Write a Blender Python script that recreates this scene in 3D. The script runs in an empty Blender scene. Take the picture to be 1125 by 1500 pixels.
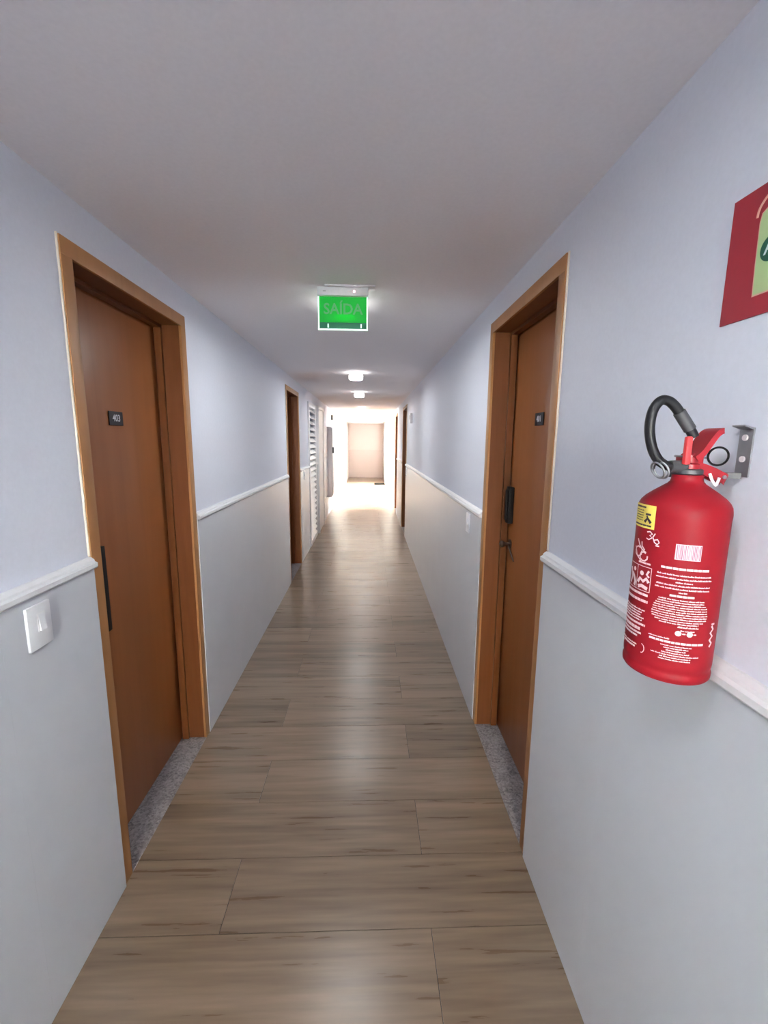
import bpy, bmesh, math, random
from mathutils import Vector, Matrix

random.seed(7)
S = bpy.context.scene
C = S.collection
PI = math.pi

# ------------------------------------------------------------------ camera
cam_d = bpy.data.cameras.new('camera')
cam = bpy.data.objects.new('camera', cam_d)
C.objects.link(cam)
cam_d.sensor_fit = 'VERTICAL'
cam_d.sensor_height = 36.0
cam_d.lens = 638.37 / 1500 * 36.0
cam_d.clip_start = 0.05
right = Vector((0.99937937, -0.03390466, 0.00955747))
up = Vector((-0.00392535, 0.16244198, 0.98671029))
fwd = Vector((0.03500661, 0.98613543, -0.16220807))
cam.matrix_world = Matrix(((right.x, up.x, -fwd.x, 0.0), (right.y, up.y, -fwd.y, 0.0),
                           (right.z, up.z, -fwd.z, 1.6), (0, 0, 0, 1)))
S.camera = cam

# ------------------------------------------------------------------ light and exposure
LAMP = 105.0          # radiance of the ceiling lights
SKY = 95.0            # strength of the daylight outside the lobby windows
S.view_settings.view_transform = 'Standard'
S.view_settings.look = 'None'
S.view_settings.gamma = 1.0
S.view_settings.use_curve_mapping = False
S.view_settings.exposure = 1.26
S.cycles.max_bounces = 14
S.cycles.diffuse_bounces = 9
S.cycles.glossy_bounces = 6
S.cycles.transparent_max_bounces = 12
S.cycles.caustics_reflective = False
S.cycles.caustics_refractive = False
S.cycles.use_denoising = True
S.cycles.sample_clamp_indirect = 8.0

world = bpy.data.worlds.new('daylight')
S.world = world
world.use_nodes = True
wn = world.node_tree.nodes
wl = world.node_tree.links
wn['Background'].inputs['Color'].default_value = (1.0, 0.975, 0.945, 1)      # bright overcast, slightly warm
wn['Background'].inputs['Strength'].default_value = SKY

# ------------------------------------------------------------------ materials
def material(name, col, rough=0.5, metal=0.0, spec=0.5, emit=None, estr=0.0, bump=0.0, bscale=60.0):
    m = bpy.data.materials.new(name)
    m.use_nodes = True
    nt = m.node_tree
    b = nt.nodes['Principled BSDF']
    b.inputs['Base Color'].default_value = (*col, 1)
    b.inputs['Roughness'].default_value = rough
    b.inputs['Metallic'].default_value = metal
    b.inputs['Specular IOR Level'].default_value = spec
    if emit:
        b.inputs['Emission Color'].default_value = (*emit, 1)
        b.inputs['Emission Strength'].default_value = estr
    # faint mottling keeps every surface procedural rather than flat
    tc = nt.nodes.new('ShaderNodeTexCoord')
    nz = nt.nodes.new('ShaderNodeTexNoise')
    nz.inputs['Scale'].default_value = bscale
    nz.inputs['Detail'].default_value = 3.0
    nt.links.new(tc.outputs['Object'], nz.inputs['Vector'])
    mr = nt.nodes.new('ShaderNodeMapRange')
    mr.inputs['To Min'].default_value = 0.96
    mr.inputs['To Max'].default_value = 1.04
    nt.links.new(nz.outputs['Fac'], mr.inputs['Value'])
    mx = nt.nodes.new('ShaderNodeMix')
    mx.data_type = 'RGBA'
    mx.blend_type = 'MULTIPLY'
    mx.inputs['Factor'].default_value = 1.0
    mx.inputs['A'].default_value = (*col, 1)
    nt.links.new(mr.outputs['Result'], mx.inputs['B'])
    nt.links.new(mx.outputs['Result'], b.inputs['Base Color'])
    if bump:
        bp = nt.nodes.new('ShaderNodeBump')
        bp.inputs['Strength'].default_value = bump
        bp.inputs['Distance'].default_value = 0.002
        nt.links.new(nz.outputs['Fac'], bp.inputs['Height'])
        nt.links.new(bp.outputs['Normal'], b.inputs['Normal'])
    return m

def wood(name, c_dark, c_mid, c_light, stretch, rough, rough_var=0.05, per_object=True, spec=0.5):
    """streaky wood: stretch = noise scale along x, y, z of the piece"""
    m = bpy.data.materials.new(name)
    m.use_nodes = True
    nt = m.node_tree
    N, L = nt.nodes, nt.links
    b = N['Principled BSDF']
    tc = N.new('ShaderNodeTexCoord')
    oi = N.new('ShaderNodeObjectInfo')
    off = N.new('ShaderNodeVectorMath'); off.operation = 'SCALE'
    comb = N.new('ShaderNodeCombineXYZ')
    for k in 'XYZ':
        L.new(oi.outputs['Random'], comb.inputs[k])
    L.new(comb.outputs['Vector'], off.inputs[0]); off.inputs['Scale'].default_value = 37.0 if per_object else 0.0
    add = N.new('ShaderNodeVectorMath'); add.operation = 'ADD'
    L.new(tc.outputs['Object'], add.inputs[0]); L.new(off.outputs['Vector'], add.inputs[1])
    mp = N.new('ShaderNodeMapping'); mp.inputs['Scale'].default_value = stretch
    L.new(add.outputs['Vector'], mp.inputs['Vector'])
    n1 = N.new('ShaderNodeTexNoise'); n1.inputs['Scale'].default_value = 1.0; n1.inputs['Detail'].default_value = 3.0
    n1.inputs['Distortion'].default_value = 0.6
    L.new(mp.outputs['Vector'], n1.inputs['Vector'])
    mp2 = N.new('ShaderNodeMapping'); mp2.inputs['Scale'].default_value = tuple(4.0 * v for v in stretch)
    L.new(add.outputs['Vector'], mp2.inputs['Vector'])
    n2 = N.new('ShaderNodeTexNoise'); n2.inputs['Scale'].default_value = 1.0; n2.inputs['Detail'].default_value = 5.0
    L.new(mp2.outputs['Vector'], n2.inputs['Vector'])
    mix = N.new('ShaderNodeMath'); mix.operation = 'MULTIPLY_ADD'
    L.new(n2.outputs['Fac'], mix.inputs[0]); mix.inputs[1].default_value = 0.35
    sc = N.new('ShaderNodeMath'); sc.operation = 'MULTIPLY'; sc.inputs[1].default_value = 0.65
    L.new(n1.outputs['Fac'], sc.inputs[0]); L.new(sc.outputs[0], mix.inputs[2])
    shift = N.new('ShaderNodeMath'); shift.operation = 'MULTIPLY_ADD'
    L.new(oi.outputs['Random'], shift.inputs[0]); shift.inputs[1].default_value = 0.13 if per_object else 0.0
    L.new(mix.outputs[0], shift.inputs[2])
    rp = N.new('ShaderNodeValToRGB')
    e = rp.color_ramp.elements
    e[0].position = 0.36; e[0].color = (*c_dark, 1)
    e[1].position = 0.70; e[1].color = (*c_light, 1)
    mid = e.new(0.52); mid.color = (*c_mid, 1)
    L.new(shift.outputs[0], rp.inputs['Fac'])
    L.new(rp.outputs['Color'], b.inputs['Base Color'])
    rr = N.new('ShaderNodeMapRange')
    rr.inputs['To Min'].default_value = rough - rough_var; rr.inputs['To Max'].default_value = rough + rough_var
    L.new(n2.outputs['Fac'], rr.inputs['Value']); L.new(rr.outputs['Result'], b.inputs['Roughness'])
    b.inputs['Specular IOR Level'].default_value = spec
    bp = N.new('ShaderNodeBump'); bp.inputs['Strength'].default_value = 0.08; bp.inputs['Distance'].default_value = 0.001
    L.new(n2.outputs['Fac'], bp.inputs['Height']); L.new(bp.outputs['Normal'], b.inputs['Normal'])
    return m

M_PAINT = material('wall paint', (0.705, 0.735, 0.82), 0.55, bump=0.05, bscale=90, spec=0.3)
M_CEIL = material('ceiling paint', (0.92, 0.895, 0.915), 0.8, bump=0.05, bscale=90, spec=0.2)
M_TILE = material('satin white wall tile', (0.575, 0.597, 0.64), 0.26, bscale=4, spec=0.5)
M_GROUT = material('white grout', (0.66, 0.66, 0.65), 0.8)
M_RAIL = material('white moulding', (0.76, 0.765, 0.775), 0.4)
M_JOINT = material('brown floor grout', (0.035, 0.026, 0.020), 0.8)
M_PLANK = wood('wood look porcelain', (0.108, 0.072, 0.046), (0.170, 0.119, 0.079), (0.240, 0.173, 0.120), (0.8, 12, 1), 0.29, spec=0.42)
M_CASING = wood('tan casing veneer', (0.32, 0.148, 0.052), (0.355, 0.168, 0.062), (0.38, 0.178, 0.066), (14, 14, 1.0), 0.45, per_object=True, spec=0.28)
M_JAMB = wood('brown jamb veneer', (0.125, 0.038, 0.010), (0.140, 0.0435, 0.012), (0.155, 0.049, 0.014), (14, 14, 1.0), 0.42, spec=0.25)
M_LEAF = wood('brown door veneer', (0.26, 0.090, 0.024), (0.285, 0.101, 0.029), (0.31, 0.112, 0.034), (2, 16, 1.0), 0.36, spec=0.45)
M_BLACK = material('black metal', (0.007, 0.006, 0.006), 0.5, spec=0.25)
M_RUBBER = material('black rubber', (0.008, 0.008, 0.010), 0.42, spec=0.35)
M_BRONZE = material('oiled bronze', (0.05, 0.026, 0.016), 0.55, metal=0.3)
M_WHITEPL = material('white plastic', (0.74, 0.75, 0.78), 0.3)
M_WHITEDOOR = material('white lacquer', (0.72, 0.72, 0.73), 0.35)
M_PRINT = material('white print', (0.80, 0.62, 0.64), 0.5)
M_DIGIT = material('silver digits', (0.62, 0.62, 0.66), 0.4)
M_PLATE = material('charcoal number plate', (0.018, 0.014, 0.016), 0.4)
M_RED = material('red enamel', (0.235, 0.008, 0.014), 0.45, spec=0.15)
M_LRED = material('light red plastic', (0.72, 0.05, 0.055), 0.35)
M_DRED = material('dark red lever paint', (0.30, 0.010, 0.018), 0.4)
M_SIGNRED = material('red sign vinyl', (0.31, 0.017, 0.030), 0.45)
M_SIGNGREEN = material('pale green photoluminescent vinyl', (0.46, 0.62, 0.30), 0.5)
M_DKGREEN = material('dark green print', (0.010, 0.085, 0.050), 0.5)
M_SALMON = material('salmon outline print', (0.72, 0.42, 0.32), 0.5)
M_YELLOW = material('yellow sticker', (0.80, 0.66, 0.13), 0.5)
M_STEEL = material('galvanised steel', (0.36, 0.37, 0.39), 0.5, metal=0.8, bump=0.1, bscale=200)
M_GREYBOX = material('grey painted steel', (0.74, 0.69, 0.70), 0.45)
M_LIGHTGREY = material('light grey plastic', (0.50, 0.50, 0.51), 0.45)
M_DARKGREY = material('dark grey plastic', (0.06, 0.06, 0.065), 0.5)
M_MAT = material('dark grey mat', (0.010, 0.009, 0.008), 0.95, spec=0.0, bump=0.8, bscale=300)
M_BEAD = material('cream sealant', (0.70, 0.64, 0.55), 0.5)
M_BARS = material('black print', (0.05, 0.03, 0.04), 0.5)
M_BOX = material('pale barcode ground', (0.74, 0.52, 0.56), 0.5)
M_CONCRETE = material('pale concrete', (0.5, 0.49, 0.47), 0.9, bscale=3)
M_LOBBY = material('white lobby paint', (0.84, 0.835, 0.81), 0.6)
M_LAMP = material('lit diffuser', (0.9, 0.9, 0.9), 0.5, emit=(0.93, 0.97, 1.0), estr=LAMP)
M_SHADE = material('softly glowing lamp shade', (0.85, 0.85, 0.85), 0.5, emit=(1.0, 0.97, 0.95), estr=3.5)
M_LED = material('pink status light', (0.9, 0.5, 0.6), 0.5, emit=(1.0, 0.55, 0.68), estr=1.6)

def granite():
    m = bpy.data.materials.new('grey granite')
    m.use_nodes = True
    N, L = m.node_tree.nodes, m.node_tree.links
    b = N['Principled BSDF']; b.inputs['Roughness'].default_value = 0.3
    tc = N.new('ShaderNodeTexCoord')
    v = N.new('ShaderNodeTexVoronoi'); v.inputs['Scale'].default_value = 130
    L.new(tc.outputs['Object'], v.inputs['Vector'])
    n = N.new('ShaderNodeTexNoise'); n.inputs['Scale'].default_value = 14; n.inputs['Detail'].default_value = 8
    L.new(tc.outputs['Object'], n.inputs['Vector'])
    sp = N.new('ShaderNodeSeparateColor'); L.new(v.outputs['Color'], sp.inputs['Color'])
    a = N.new('ShaderNodeMath'); a.operation = 'MULTIPLY_ADD'; a.inputs[1].default_value = 0.45
    L.new(sp.outputs['Red'], a.inputs[0])
    h = N.new('ShaderNodeMath'); h.operation = 'MULTIPLY'; h.inputs[1].default_value = 0.6
    L.new(n.outputs['Fac'], h.inputs[0]); L.new(h.outputs[0], a.inputs[2])
    rp = N.new('ShaderNodeValToRGB')
    e = rp.color_ramp.elements
    e[0].position = 0.22; e[0].color = (0.10, 0.095, 0.100, 1)
    e[1].position = 0.75; e[1].color = (0.30, 0.28, 0.285, 1)
    k = e.new(0.42); k.color = (0.19, 0.176, 0.182, 1)
    L.new(a.outputs[0], rp.inputs['Fac']); L.new(rp.outputs['Color'], b.inputs['Base Color'])
    return m
M_GRANITE = granite()

def thin_glass():
    m = bpy.data.materials.new('window glass')
    m.use_nodes = True
    N, L = m.node_tree.nodes, m.node_tree.links
    for n in list(N):
        if n.type == 'BSDF_PRINCIPLED': N.remove(n)
    t = N.new('ShaderNodeBsdfTransparent'); t.inputs['Color'].default_value = (0.95, 0.97, 0.96, 1)
    g = N.new('ShaderNodeBsdfGlossy'); g.inputs['Roughness'].default_value = 0.02
    f = N.new('ShaderNodeFresnel'); f.inputs['IOR'].default_value = 1.45
    x = N.new('ShaderNodeMixShader')
    L.new(f.outputs[0], x.inputs[0]); L.new(t.outputs[0], x.inputs[1]); L.new(g.outputs[0], x.inputs[2])
    L.new(x.outputs[0], N['Material Output'].inputs['Surface'])
    return m
M_GLASS = thin_glass()
M_BEIGE = material('pale beige paint', (0.60, 0.535, 0.505), 0.6)
M_BEIGETILE = material('pale beige tile', (0.56, 0.485, 0.455), 0.4)
M_FROST = bpy.data.materials.new('frosted glass')
M_FROST.use_nodes = True
_t = M_FROST.node_tree.nodes.new('ShaderNodeBsdfTranslucent'); _t.inputs['Color'].default_value = (0.55, 0.55, 0.55, 1)
M_FROST.node_tree.links.new(_t.outputs[0], M_FROST.node_tree.nodes['Material Output'].inputs['Surface'])

def lit_acrylic(name, col, strength, clear):
    """edge-lit acrylic: glows a little and lets some tinted light through"""
    m = bpy.data.materials.new(name)
    m.use_nodes = True
    N, L = m.node_tree.nodes, m.node_tree.links
    b = N['Principled BSDF']
    b.inputs['Base Color'].default_value = (col[0] * .35, col[1] * .35, col[2] * .35, 1)
    b.inputs['Roughness'].default_value = 0.15
    b.inputs['Emission Color'].default_value = (*col, 1)
    b.inputs['Emission Strength'].default_value = strength
    t = N.new('ShaderNodeBsdfTransparent'); t.inputs['Color'].default_value = (col[0], col[1], col[2], 1)
    x = N.new('ShaderNodeMixShader'); x.inputs[0].default_value = clear
    L.new(b.outputs[0], x.inputs[1]); L.new(t.outputs[0], x.inputs[2])
    L.new(x.outputs[0], N['Material Output'].inputs['Surface'])
    return m
M_EXIT = lit_acrylic('lit green acrylic', (0.02, 0.62, 0.07), 0.19, 0.06)
M_EXITBAND = material('dark green sign band', (0.0, 0.10, 0.05), 0.3, emit=(0.0, 0.20, 0.08), estr=0.12)
M_EXITTEXT = lit_acrylic('pale green sign lettering', (0.14, 0.50, 0.20), 0.24, 0.1)
M_EXITEDGE = material('glowing acrylic edge', (0.7, 0.9, 0.8), 0.3, emit=(0.62, 1.0, 0.80), estr=0.42)

# ------------------------------------------------------------------ helpers
def link(name, bm, mat, parent=None, smooth=False):
    me = bpy.data.meshes.new(name)
    bmesh.ops.recalc_face_normals(bm, faces=bm.faces)
    bm.to_mesh(me); bm.free()
    for mm in (mat if isinstance(mat, (list, tuple)) else [mat]):
        me.materials.append(mm)
    if smooth:
        for p in me.polygons: p.use_smooth = True
        me.set_sharp_from_angle(angle=math.radians(38))
    o = bpy.data.objects.new(name, me)
    C.objects.link(o)
    if parent is not None:
        o.parent = parent
        o.matrix_parent_inverse = parent.matrix_basis.inverted()   # parts are built at their real place
    return o

def tag(o, label=None, cat=None, group=None, kind=None):
    if label: o['label'] = label
    if cat: o['category'] = cat
    if group: o['group'] = group
    if kind: o['kind'] = kind
    return o

def root(name, loc, label, cat=None, group=None, kind=None):
    e = bpy.data.objects.new(name, None)
    e.empty_display_size = 0.05
    e.location = loc
    C.objects.link(e)
    return tag(e, label, cat, group, kind)

def box(bm, x0, x1, y0, y1, z0, z1, bevel=0.0, mi=0):
    x0, x1 = min(x0, x1), max(x0, x1); y0, y1 = min(y0, y1), max(y0, y1); z0, z1 = min(z0, z1), max(z0, z1)
    r = bmesh.ops.create_cube(bm, size=1.0, matrix=Matrix.Translation(((x0 + x1) / 2, (y0 + y1) / 2, (z0 + z1) / 2)) @
                              Matrix.Diagonal((x1 - x0, y1 - y0, z1 - z0, 1)))
    vs = r['verts']
    fs = {f for v in vs for f in v.link_faces}
    for f in fs: f.material_index = mi
    if bevel:
        es = {e for v in vs for e in v.link_edges}
        bmesh.ops.bevel(bm, geom=list(es), offset=bevel, segments=2, profile=0.6, affect='EDGES')
    return bm

def boxo(name, mat, parent, *d, bevel=0.0):
    return link(name, box(bmesh.new(), *d, bevel=bevel), mat, parent, smooth=bevel > 0)

def lathe(bm, prof, c, seg=48, caps=True):
    """prof: (radius, height) pairs turned about a vertical axis through c"""
    rings = []
    for r, h in prof:
        ring = []
        if r < 1e-6:
            ring = [bm.verts.new((c[0], c[1], c[2] + h))]
        else:
            for i in range(seg):
                a = 2 * PI * i / seg
                ring.append(bm.verts.new((c[0] + r * math.cos(a), c[1] + r * math.sin(a), c[2] + h)))
        rings.append(ring)
    for a, b in zip(rings, rings[1:]):
        for i in range(seg):
            j = (i + 1) % seg
            if len(a) == 1 and len(b) == 1: continue
            if len(a) == 1: bm.faces.new((a[0], b[j], b[i]))
            elif len(b) == 1: bm.faces.new((a[i], a[j], b[0]))
            else: bm.faces.new((a[i], a[j], b[j], b[i]))
    for ring in (rings[0], rings[-1]):
        if caps and len(ring) > 1: bm.faces.new(ring)
    return bm

def smooth_path(pts, n=8):
    """Catmull-Rom through pts"""
    P = [Vector(p) for p in pts]
    P = [2 * P[0] - P[1]] + P + [2 * P[-1] - P[-2]]
    out = []
    for i in range(1, len(P) - 2):
        a, b, c, d = P[i - 1:i + 3]
        for k in range(n):
            t = k / n
            out.append(0.5 * ((2 * b) + (c - a) * t + (2 * a - 5 * b + 4 * c - d) * t * t + (3 * b - a - 3 * c + d) * t ** 3))
    out.append(P[-2])
    return out

def tube(bm, pts, r, seg=12, closed=False):
    P = [Vector(p) for p in pts]
    n = len(P)
    rings = []
    ref = None
    for i, p in enumerate(P):
        if closed: t = (P[(i + 1) % n] - P[i - 1]).normalized()
        else: t = (P[min(i + 1, n - 1)] - P[max(i - 1, 0)]).normalized()
        if ref is None:
            ref = t.orthogonal().normalized()
        ref = (ref - t * ref.dot(t)).normalized()
        bn = t.cross(ref)
        rad = r[i] if isinstance(r, (list, tuple)) else r
        rings.append([bm.verts.new(p + rad * (math.cos(2 * PI * k / seg) * ref + math.sin(2 * PI * k / seg) * bn)) for k in range(seg)])
    m = n if closed else n - 1
    for i in range(m):
        a, b = rings[i], rings[(i + 1) % n]
        for k in range(seg):
            bm.faces.new((a[k], a[(k + 1) % seg], b[(k + 1) % seg], b[k]))
    if not closed:
        bm.faces.new(rings[0]); bm.faces.new(rings[-1])
    return bm

def torus(bm, c, nrm, R, r, seg=28, ts=10):
    nrm = Vector(nrm).normalized(); u = nrm.orthogonal().normalized(); v = nrm.cross(u)
    c = Vector(c)
    return tube(bm, [c + R * (math.cos(2 * PI * i / seg) * u + math.sin(2 * PI * i / seg) * v) for i in range(seg)], r, ts, closed=True)

def prism(bm, pts, ax, lo, hi, bevel=0.0):
    """extrude a closed outline; ax = axis of extrusion, pts give the other two coordinates in order"""
    def P(a, b, w):
        return {'x': (w, a, b), 'y': (a, w, b), 'z': (a, b, w)}[ax]
    A = [bm.verts.new(P(a, b, lo)) for a, b in pts]
    B = [bm.verts.new(P(a, b, hi)) for a, b in pts]
    n = len(pts)
    fs = [bm.faces.new(A), bm.faces.new(B)]
    for i in range(n):
        fs.append(bm.faces.new((A[i], A[(i + 1) % n], B[(i + 1) % n], B[i])))
    return bm

def text_mesh(s, size, depth=0.0006, bold=0.0):
    cu = bpy.data.curves.new('lettering', 'FONT')
    cu.body = s; cu.size = size; cu.extrude = depth; cu.align_x = 'CENTER'; cu.align_y = 'CENTER'
    cu.resolution_u = 3; cu.offset = bold
    o = bpy.data.objects.new('lettering', cu)
    C.objects.link(o)
    me = bpy.data.meshes.new_from_object(o.evaluated_get(bpy.context.evaluated_depsgraph_get()))
    bpy.data.objects.remove(o)
    return me

def text_obj(name, s, size, mat, mtx, parent, sx=1.0, depth=0.0006, bold=0.0):
    me = text_mesh(s, size, depth, bold)
    me.transform(mtx @ Matrix.Diagonal((sx, 1, 1, 1)))
    me.materials.clear(); me.materials.append(mat)
    o = bpy.data.objects.new(name, me)
    C.objects.link(o)
    if parent is not None:
        o.parent = parent; o.matrix_parent_inverse = parent.matrix_basis.inverted()
    return o

# frames for lettering: columns = text x, text y, outward normal
def frame_on(side, x, y, z):
    if side < 0:    # left wall, seen looking towards -x: text runs along +y
        return Matrix(((0, 0, 1, x), (1, 0, 0, y), (0, 1, 0, z), (0, 0, 0, 1)))
    return Matrix(((0, 0, -1, x), (-1, 0, 0, y), (0, 1, 0, z), (0, 0, 0, 1)))
def frame_front(x, y, z):   # facing the camera end of the corridor (-y)
    return Matrix(((1, 0, 0, x), (0, 0, -1, y), (0, 1, 0, z), (0, 0, 0, 1)))

# ------------------------------------------------------------------ the corridor
XL, XR = -0.877, 0.613
ZC = 2.298
RAIL0, RAIL1 = 1.193, 1.228
Y0, YE = -2.6, 10.45            # near end of the corridor, start of the lobby
YB, YEND = 16.4, 18.9           # far side of the lobby, end wall of the corridor beyond
LX0, LX1 = -3.2, 2.7            # lobby
TH = 0.24

def X(s, d):
    """d metres into the wall, measured from the nominal wall plane of side s (-1 left, +1 right)"""
    return (XL - d) if s < 0 else (XR + d)

DOORS = {-1: [(1.366, 2.214, 2.167), (4.75, 5.60, 2.17), (6.42, 7.26, 2.14)],
         1: [(1.442, 2.294, 2.180), (7.20, 8.05, 2.18), (9.50, 10.34, 2.18)]}
names = {-1: 'left', 1: 'right'}

for s in (-1, 1):
    bm = bmesh.new()
    y = Y0
    for a, b, zt in DOORS[s]:
        a2, b2 = a + 0.03, b - 0.03
        box(bm, X(s, 0.007), X(s, TH), y, a2, -0.02, ZC + 0.01)
        box(bm, X(s, 0.007), X(s, TH), a2, b2, zt - 0.03, ZC + 0.01)
        box(bm, X(s, TH - 0.03), X(s, TH), a2, b2, -0.02, zt - 0.03)  # hidden back panel added behind each door to block daylight leaks
        y = b2
    box(bm, X(s, 0.007), X(s, TH), y, YE, -0.02, ZC + 0.01)
    w = link('wall_' + names[s], bm, M_PAINT)
    tag(w, 'white painted corridor wall on the %s with tiled lower half' % names[s], kind='structure')
    # wainscot tiles and the moulding above them, between the door casings
    segs = []
    y = Y0
    for a, b, zt in DOORS[s]:
        segs.append((y, a)); y = b
    segs.append((y, YE))
    cache = {}
    n = 0
    for a, b in segs:
        if b - a < 0.02: continue
        yy = a
        while yy < b - 1e-4:
            ye = min(yy + 0.60, b)
            if b - ye < 0.08: ye = b
            k = round(ye - yy, 3)
            if k not in cache:
                t = box(bmesh.new(), -0.007, 0.007, -k / 2 + 0.0002, k / 2 - 0.0002, 0.0005, RAIL0, bevel=0.0)
                o = link('wall_tile', t, M_TILE, w); cache[k] = o
            else:
                o = cache[k].copy(); C.objects.link(o)
            o.location = (X(s, 0.0), (yy + ye) / 2, 0)
            yy = ye
        n += 1
        prof = [(X(s, 0.010), RAIL0), (X(s, -0.016), RAIL0), (X(s, -0.020), RAIL0 + .005), (X(s, -0.020), RAIL0 + 0.017), (X(s, -0.012), RAIL0 + 0.021),
                (X(s, -0.010), RAIL0 + 0.027), (X(s, 0.0), RAIL1), (X(s, 0.010), RAIL1)]
        r = link('trim_%d' % (n + (0 if s < 0 else 20)), prism(bmesh.new(), prof, 'y', a, b), M_RAIL)
        tag(r, None, kind='structure')

bm = bmesh.new()
box(bm, LX0 - TH, LX1 + TH, Y0 - 0.2, YEND + 0.2, ZC, ZC + 0.2)
tag(link('ceiling', bm, M_CEIL), 'plain matt white corridor ceiling', kind='structure')
BW0, BW1, BZ0, BZ1 = XL + 0.48, XR - 0.48, 1.05, 2.0
bm = bmesh.new()
box(bm, XL - TH, XR + TH, Y0 - 0.2, Y0, -0.02, BZ0); box(bm, XL - TH, XR + TH, Y0 - 0.2, Y0, BZ1, ZC + 0.01)
box(bm, XL - TH, BW0, Y0 - 0.2, Y0, BZ0, BZ1); box(bm, BW1, XR + TH, Y0 - 0.2, Y0, BZ0, BZ1)
tag(link('wall_back', bm, M_PAINT), 'white wall closing the corridor behind the viewer', kind='structure')

# floor: grout bed with wood look planks laid across the corridor
bm = bmesh.new()
box(bm, XL - TH, XR + TH, Y0 - 0.1, YE, -0.12, -0.0025)
box(bm, LX0 - TH, LX1 + TH, YE, YB, -0.12, -0.0025)
box(bm, XL - TH, XR + TH, YB, YEND + 0.1, -0.12, -0.0025)
floor = tag(link('floor', bm, M_JOINT), 'floor of wood look porcelain planks laid across the corridor', kind='structure')
ROW = 0.2625
pc = {}
row0 = -14
for k in range(row0, 68):
    ya = 0.9375 + ROW * k
    yb = ya + ROW
    ym = (ya + yb) / 2
    x0, x1 = (XL, XR) if (ym < YE or ym > YB) else (LX0, LX1)
    if ya < Y0 - 0.05 or yb > YEND + 0.1: continue
    off = 0.213 if k % 2 == 0 else -0.485
    xs = [x0, x1]
    j = off - 1.2 * math.ceil((off - x0) / 1.2)
    while j < x1:
        if x0 + 0.02 < j < x1 - 0.02: xs.append(j)
        j += 1.2
    xs.sort()
    for a, b in zip(xs, xs[1:]):
        key = round(b - a, 3)
        if key not in pc:
            g = 0.0012
            pc[key] = link('floor_plank', box(bmesh.new(), -key / 2 + g, key / 2 - g, -ROW / 2 + g, ROW / 2 - g, -0.010, 0.0), M_PLANK, floor)
            o = pc[key]
        else:
            o = pc[key].copy(); C.objects.link(o)
        o.location = ((a + b) / 2, ym, random.uniform(-0.0003, 0.0003))

# lobby and the stretch beyond
def shell(name, label, mat, *bs):
    bm = bmesh.new()
    for b in bs: box(bm, *b)
    return tag(link(name, bm, mat), label, kind='structure')
WZ0, WZ1 = 0.25, 2.18
WY0, WY1 = YE + 0.35, YB - 0.35
shell('wall_lobby_left', 'white lobby side wall around the left window', M_LOBBY,
      (LX0 - TH, LX0, YE - .1, YB + .1, -0.02, WZ0), (LX0 - TH, LX0, YE - .1, YB + .1, WZ1, ZC + 0.01),
      (LX0 - TH, LX0, YE - .1, WY0, WZ0, WZ1), (LX0 - TH, LX0, WY1, YB + .1, WZ0, WZ1))
shell('wall_lobby_right', 'white lobby side wall around the right window', M_LOBBY,
      (LX1, LX1 + TH, YE - .1, YB + .1, -0.02, WZ0), (LX1, LX1 + TH, YE - .1, YB + .1, WZ1, ZC + 0.01),
      (LX1, LX1 + TH, YE - .1, WY0, WZ0, WZ1), (LX1, LX1 + TH, WY1, YB + .1, WZ0, WZ1))
shell('wall_lobby_near', 'lobby walls beside the corridor mouth', M_LOBBY,
      (LX0, XL - TH, YE - .2, YE, -0.02, ZC + 0.01), (XR + TH, LX1, YE - .2, YE, -0.02, ZC + 0.01))
shell('wall_lobby_far', 'bright white wall framing the far corridor opening', M_LOBBY,
      (LX0, XL + 0.02, YB, YB + 0.2, -0.02, ZC + 0.01), (XR - 0.02, LX1, YB, YB + 0.2, -0.02, ZC + 0.01))
we = shell('wall_end', 'end wall of the corridor seen through the far opening', M_BEIGE,
           (XL - TH, XR + TH, YEND, YEND + 0.2, -0.02, ZC + 0.01))
shell('wall_end_sides', 'side walls of the corridor beyond the lobby', M_BEIGE,
      (XL - 0.2, XL, YB + .2, YEND, -0.02, ZC + 0.01), (XR, XR + 0.2, YB + .2, 16.9, -0.02, ZC + 0.01),
      (XR, XR + 0.2, 18.3, YEND, -0.02, ZC + 0.01), (XR, XR + 0.2, 16.9, 18.3, -0.02, 0.9), (XR, XR + 0.2, 16.9, 18.3, 2.1, ZC + 0.01))
e = root('window_4', (XR + 0.1, 17.6, 0.9), 'added side window lighting the stretch beyond the lobby', kind='structure')  # window added out of view to brighten the end wall
for a, b in ((16.9, 16.95), (17.575, 17.625), (18.25, 18.3)):
    boxo('mullion', M_WHITEPL, e, XR + .08, XR + .13, a, b, 0.95, 2.05)
for a, b in ((0.9, 0.95), (2.05, 2.1)):
    boxo('frame_rail', M_WHITEPL, e, XR + .08, XR + .13, 16.9, 18.3, a, b)
for a, b in ((16.95, 17.575), (17.625, 18.25)):
    boxo('pane', M_FROST, e, XR + .10, XR + .106, a, b, 0.95, 2.05)
for a, b in ((XL, -0.277), (-0.277, 0.323), (0.323, XR)):
    boxo('wall_tile', M_BEIGETILE, we, a + .0005, b - .0005, YEND - 0.012, YEND, 0.0, RAIL0)
tag(link('trim_40', box(bmesh.new(), XL, XR, YEND - 0.025, YEND, RAIL0, RAIL1, bevel=0.004), M_BEIGE), kind='structure')
tag(link('baseboard_far', box(bmesh.new(), XL, XR, YEND - 0.022, YEND - 0.0125, 0.0, 0.08), M_BEIGETILE), kind='structure')
tag(link('ground', box(bmesh.new(), -40, 40, -20, 60, -0.6, -0.5), M_CONCRETE), 'pale ground added outside to bounce daylight indoors', kind='structure')  # unseen plane added so daylight bounces up through the windows

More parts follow.
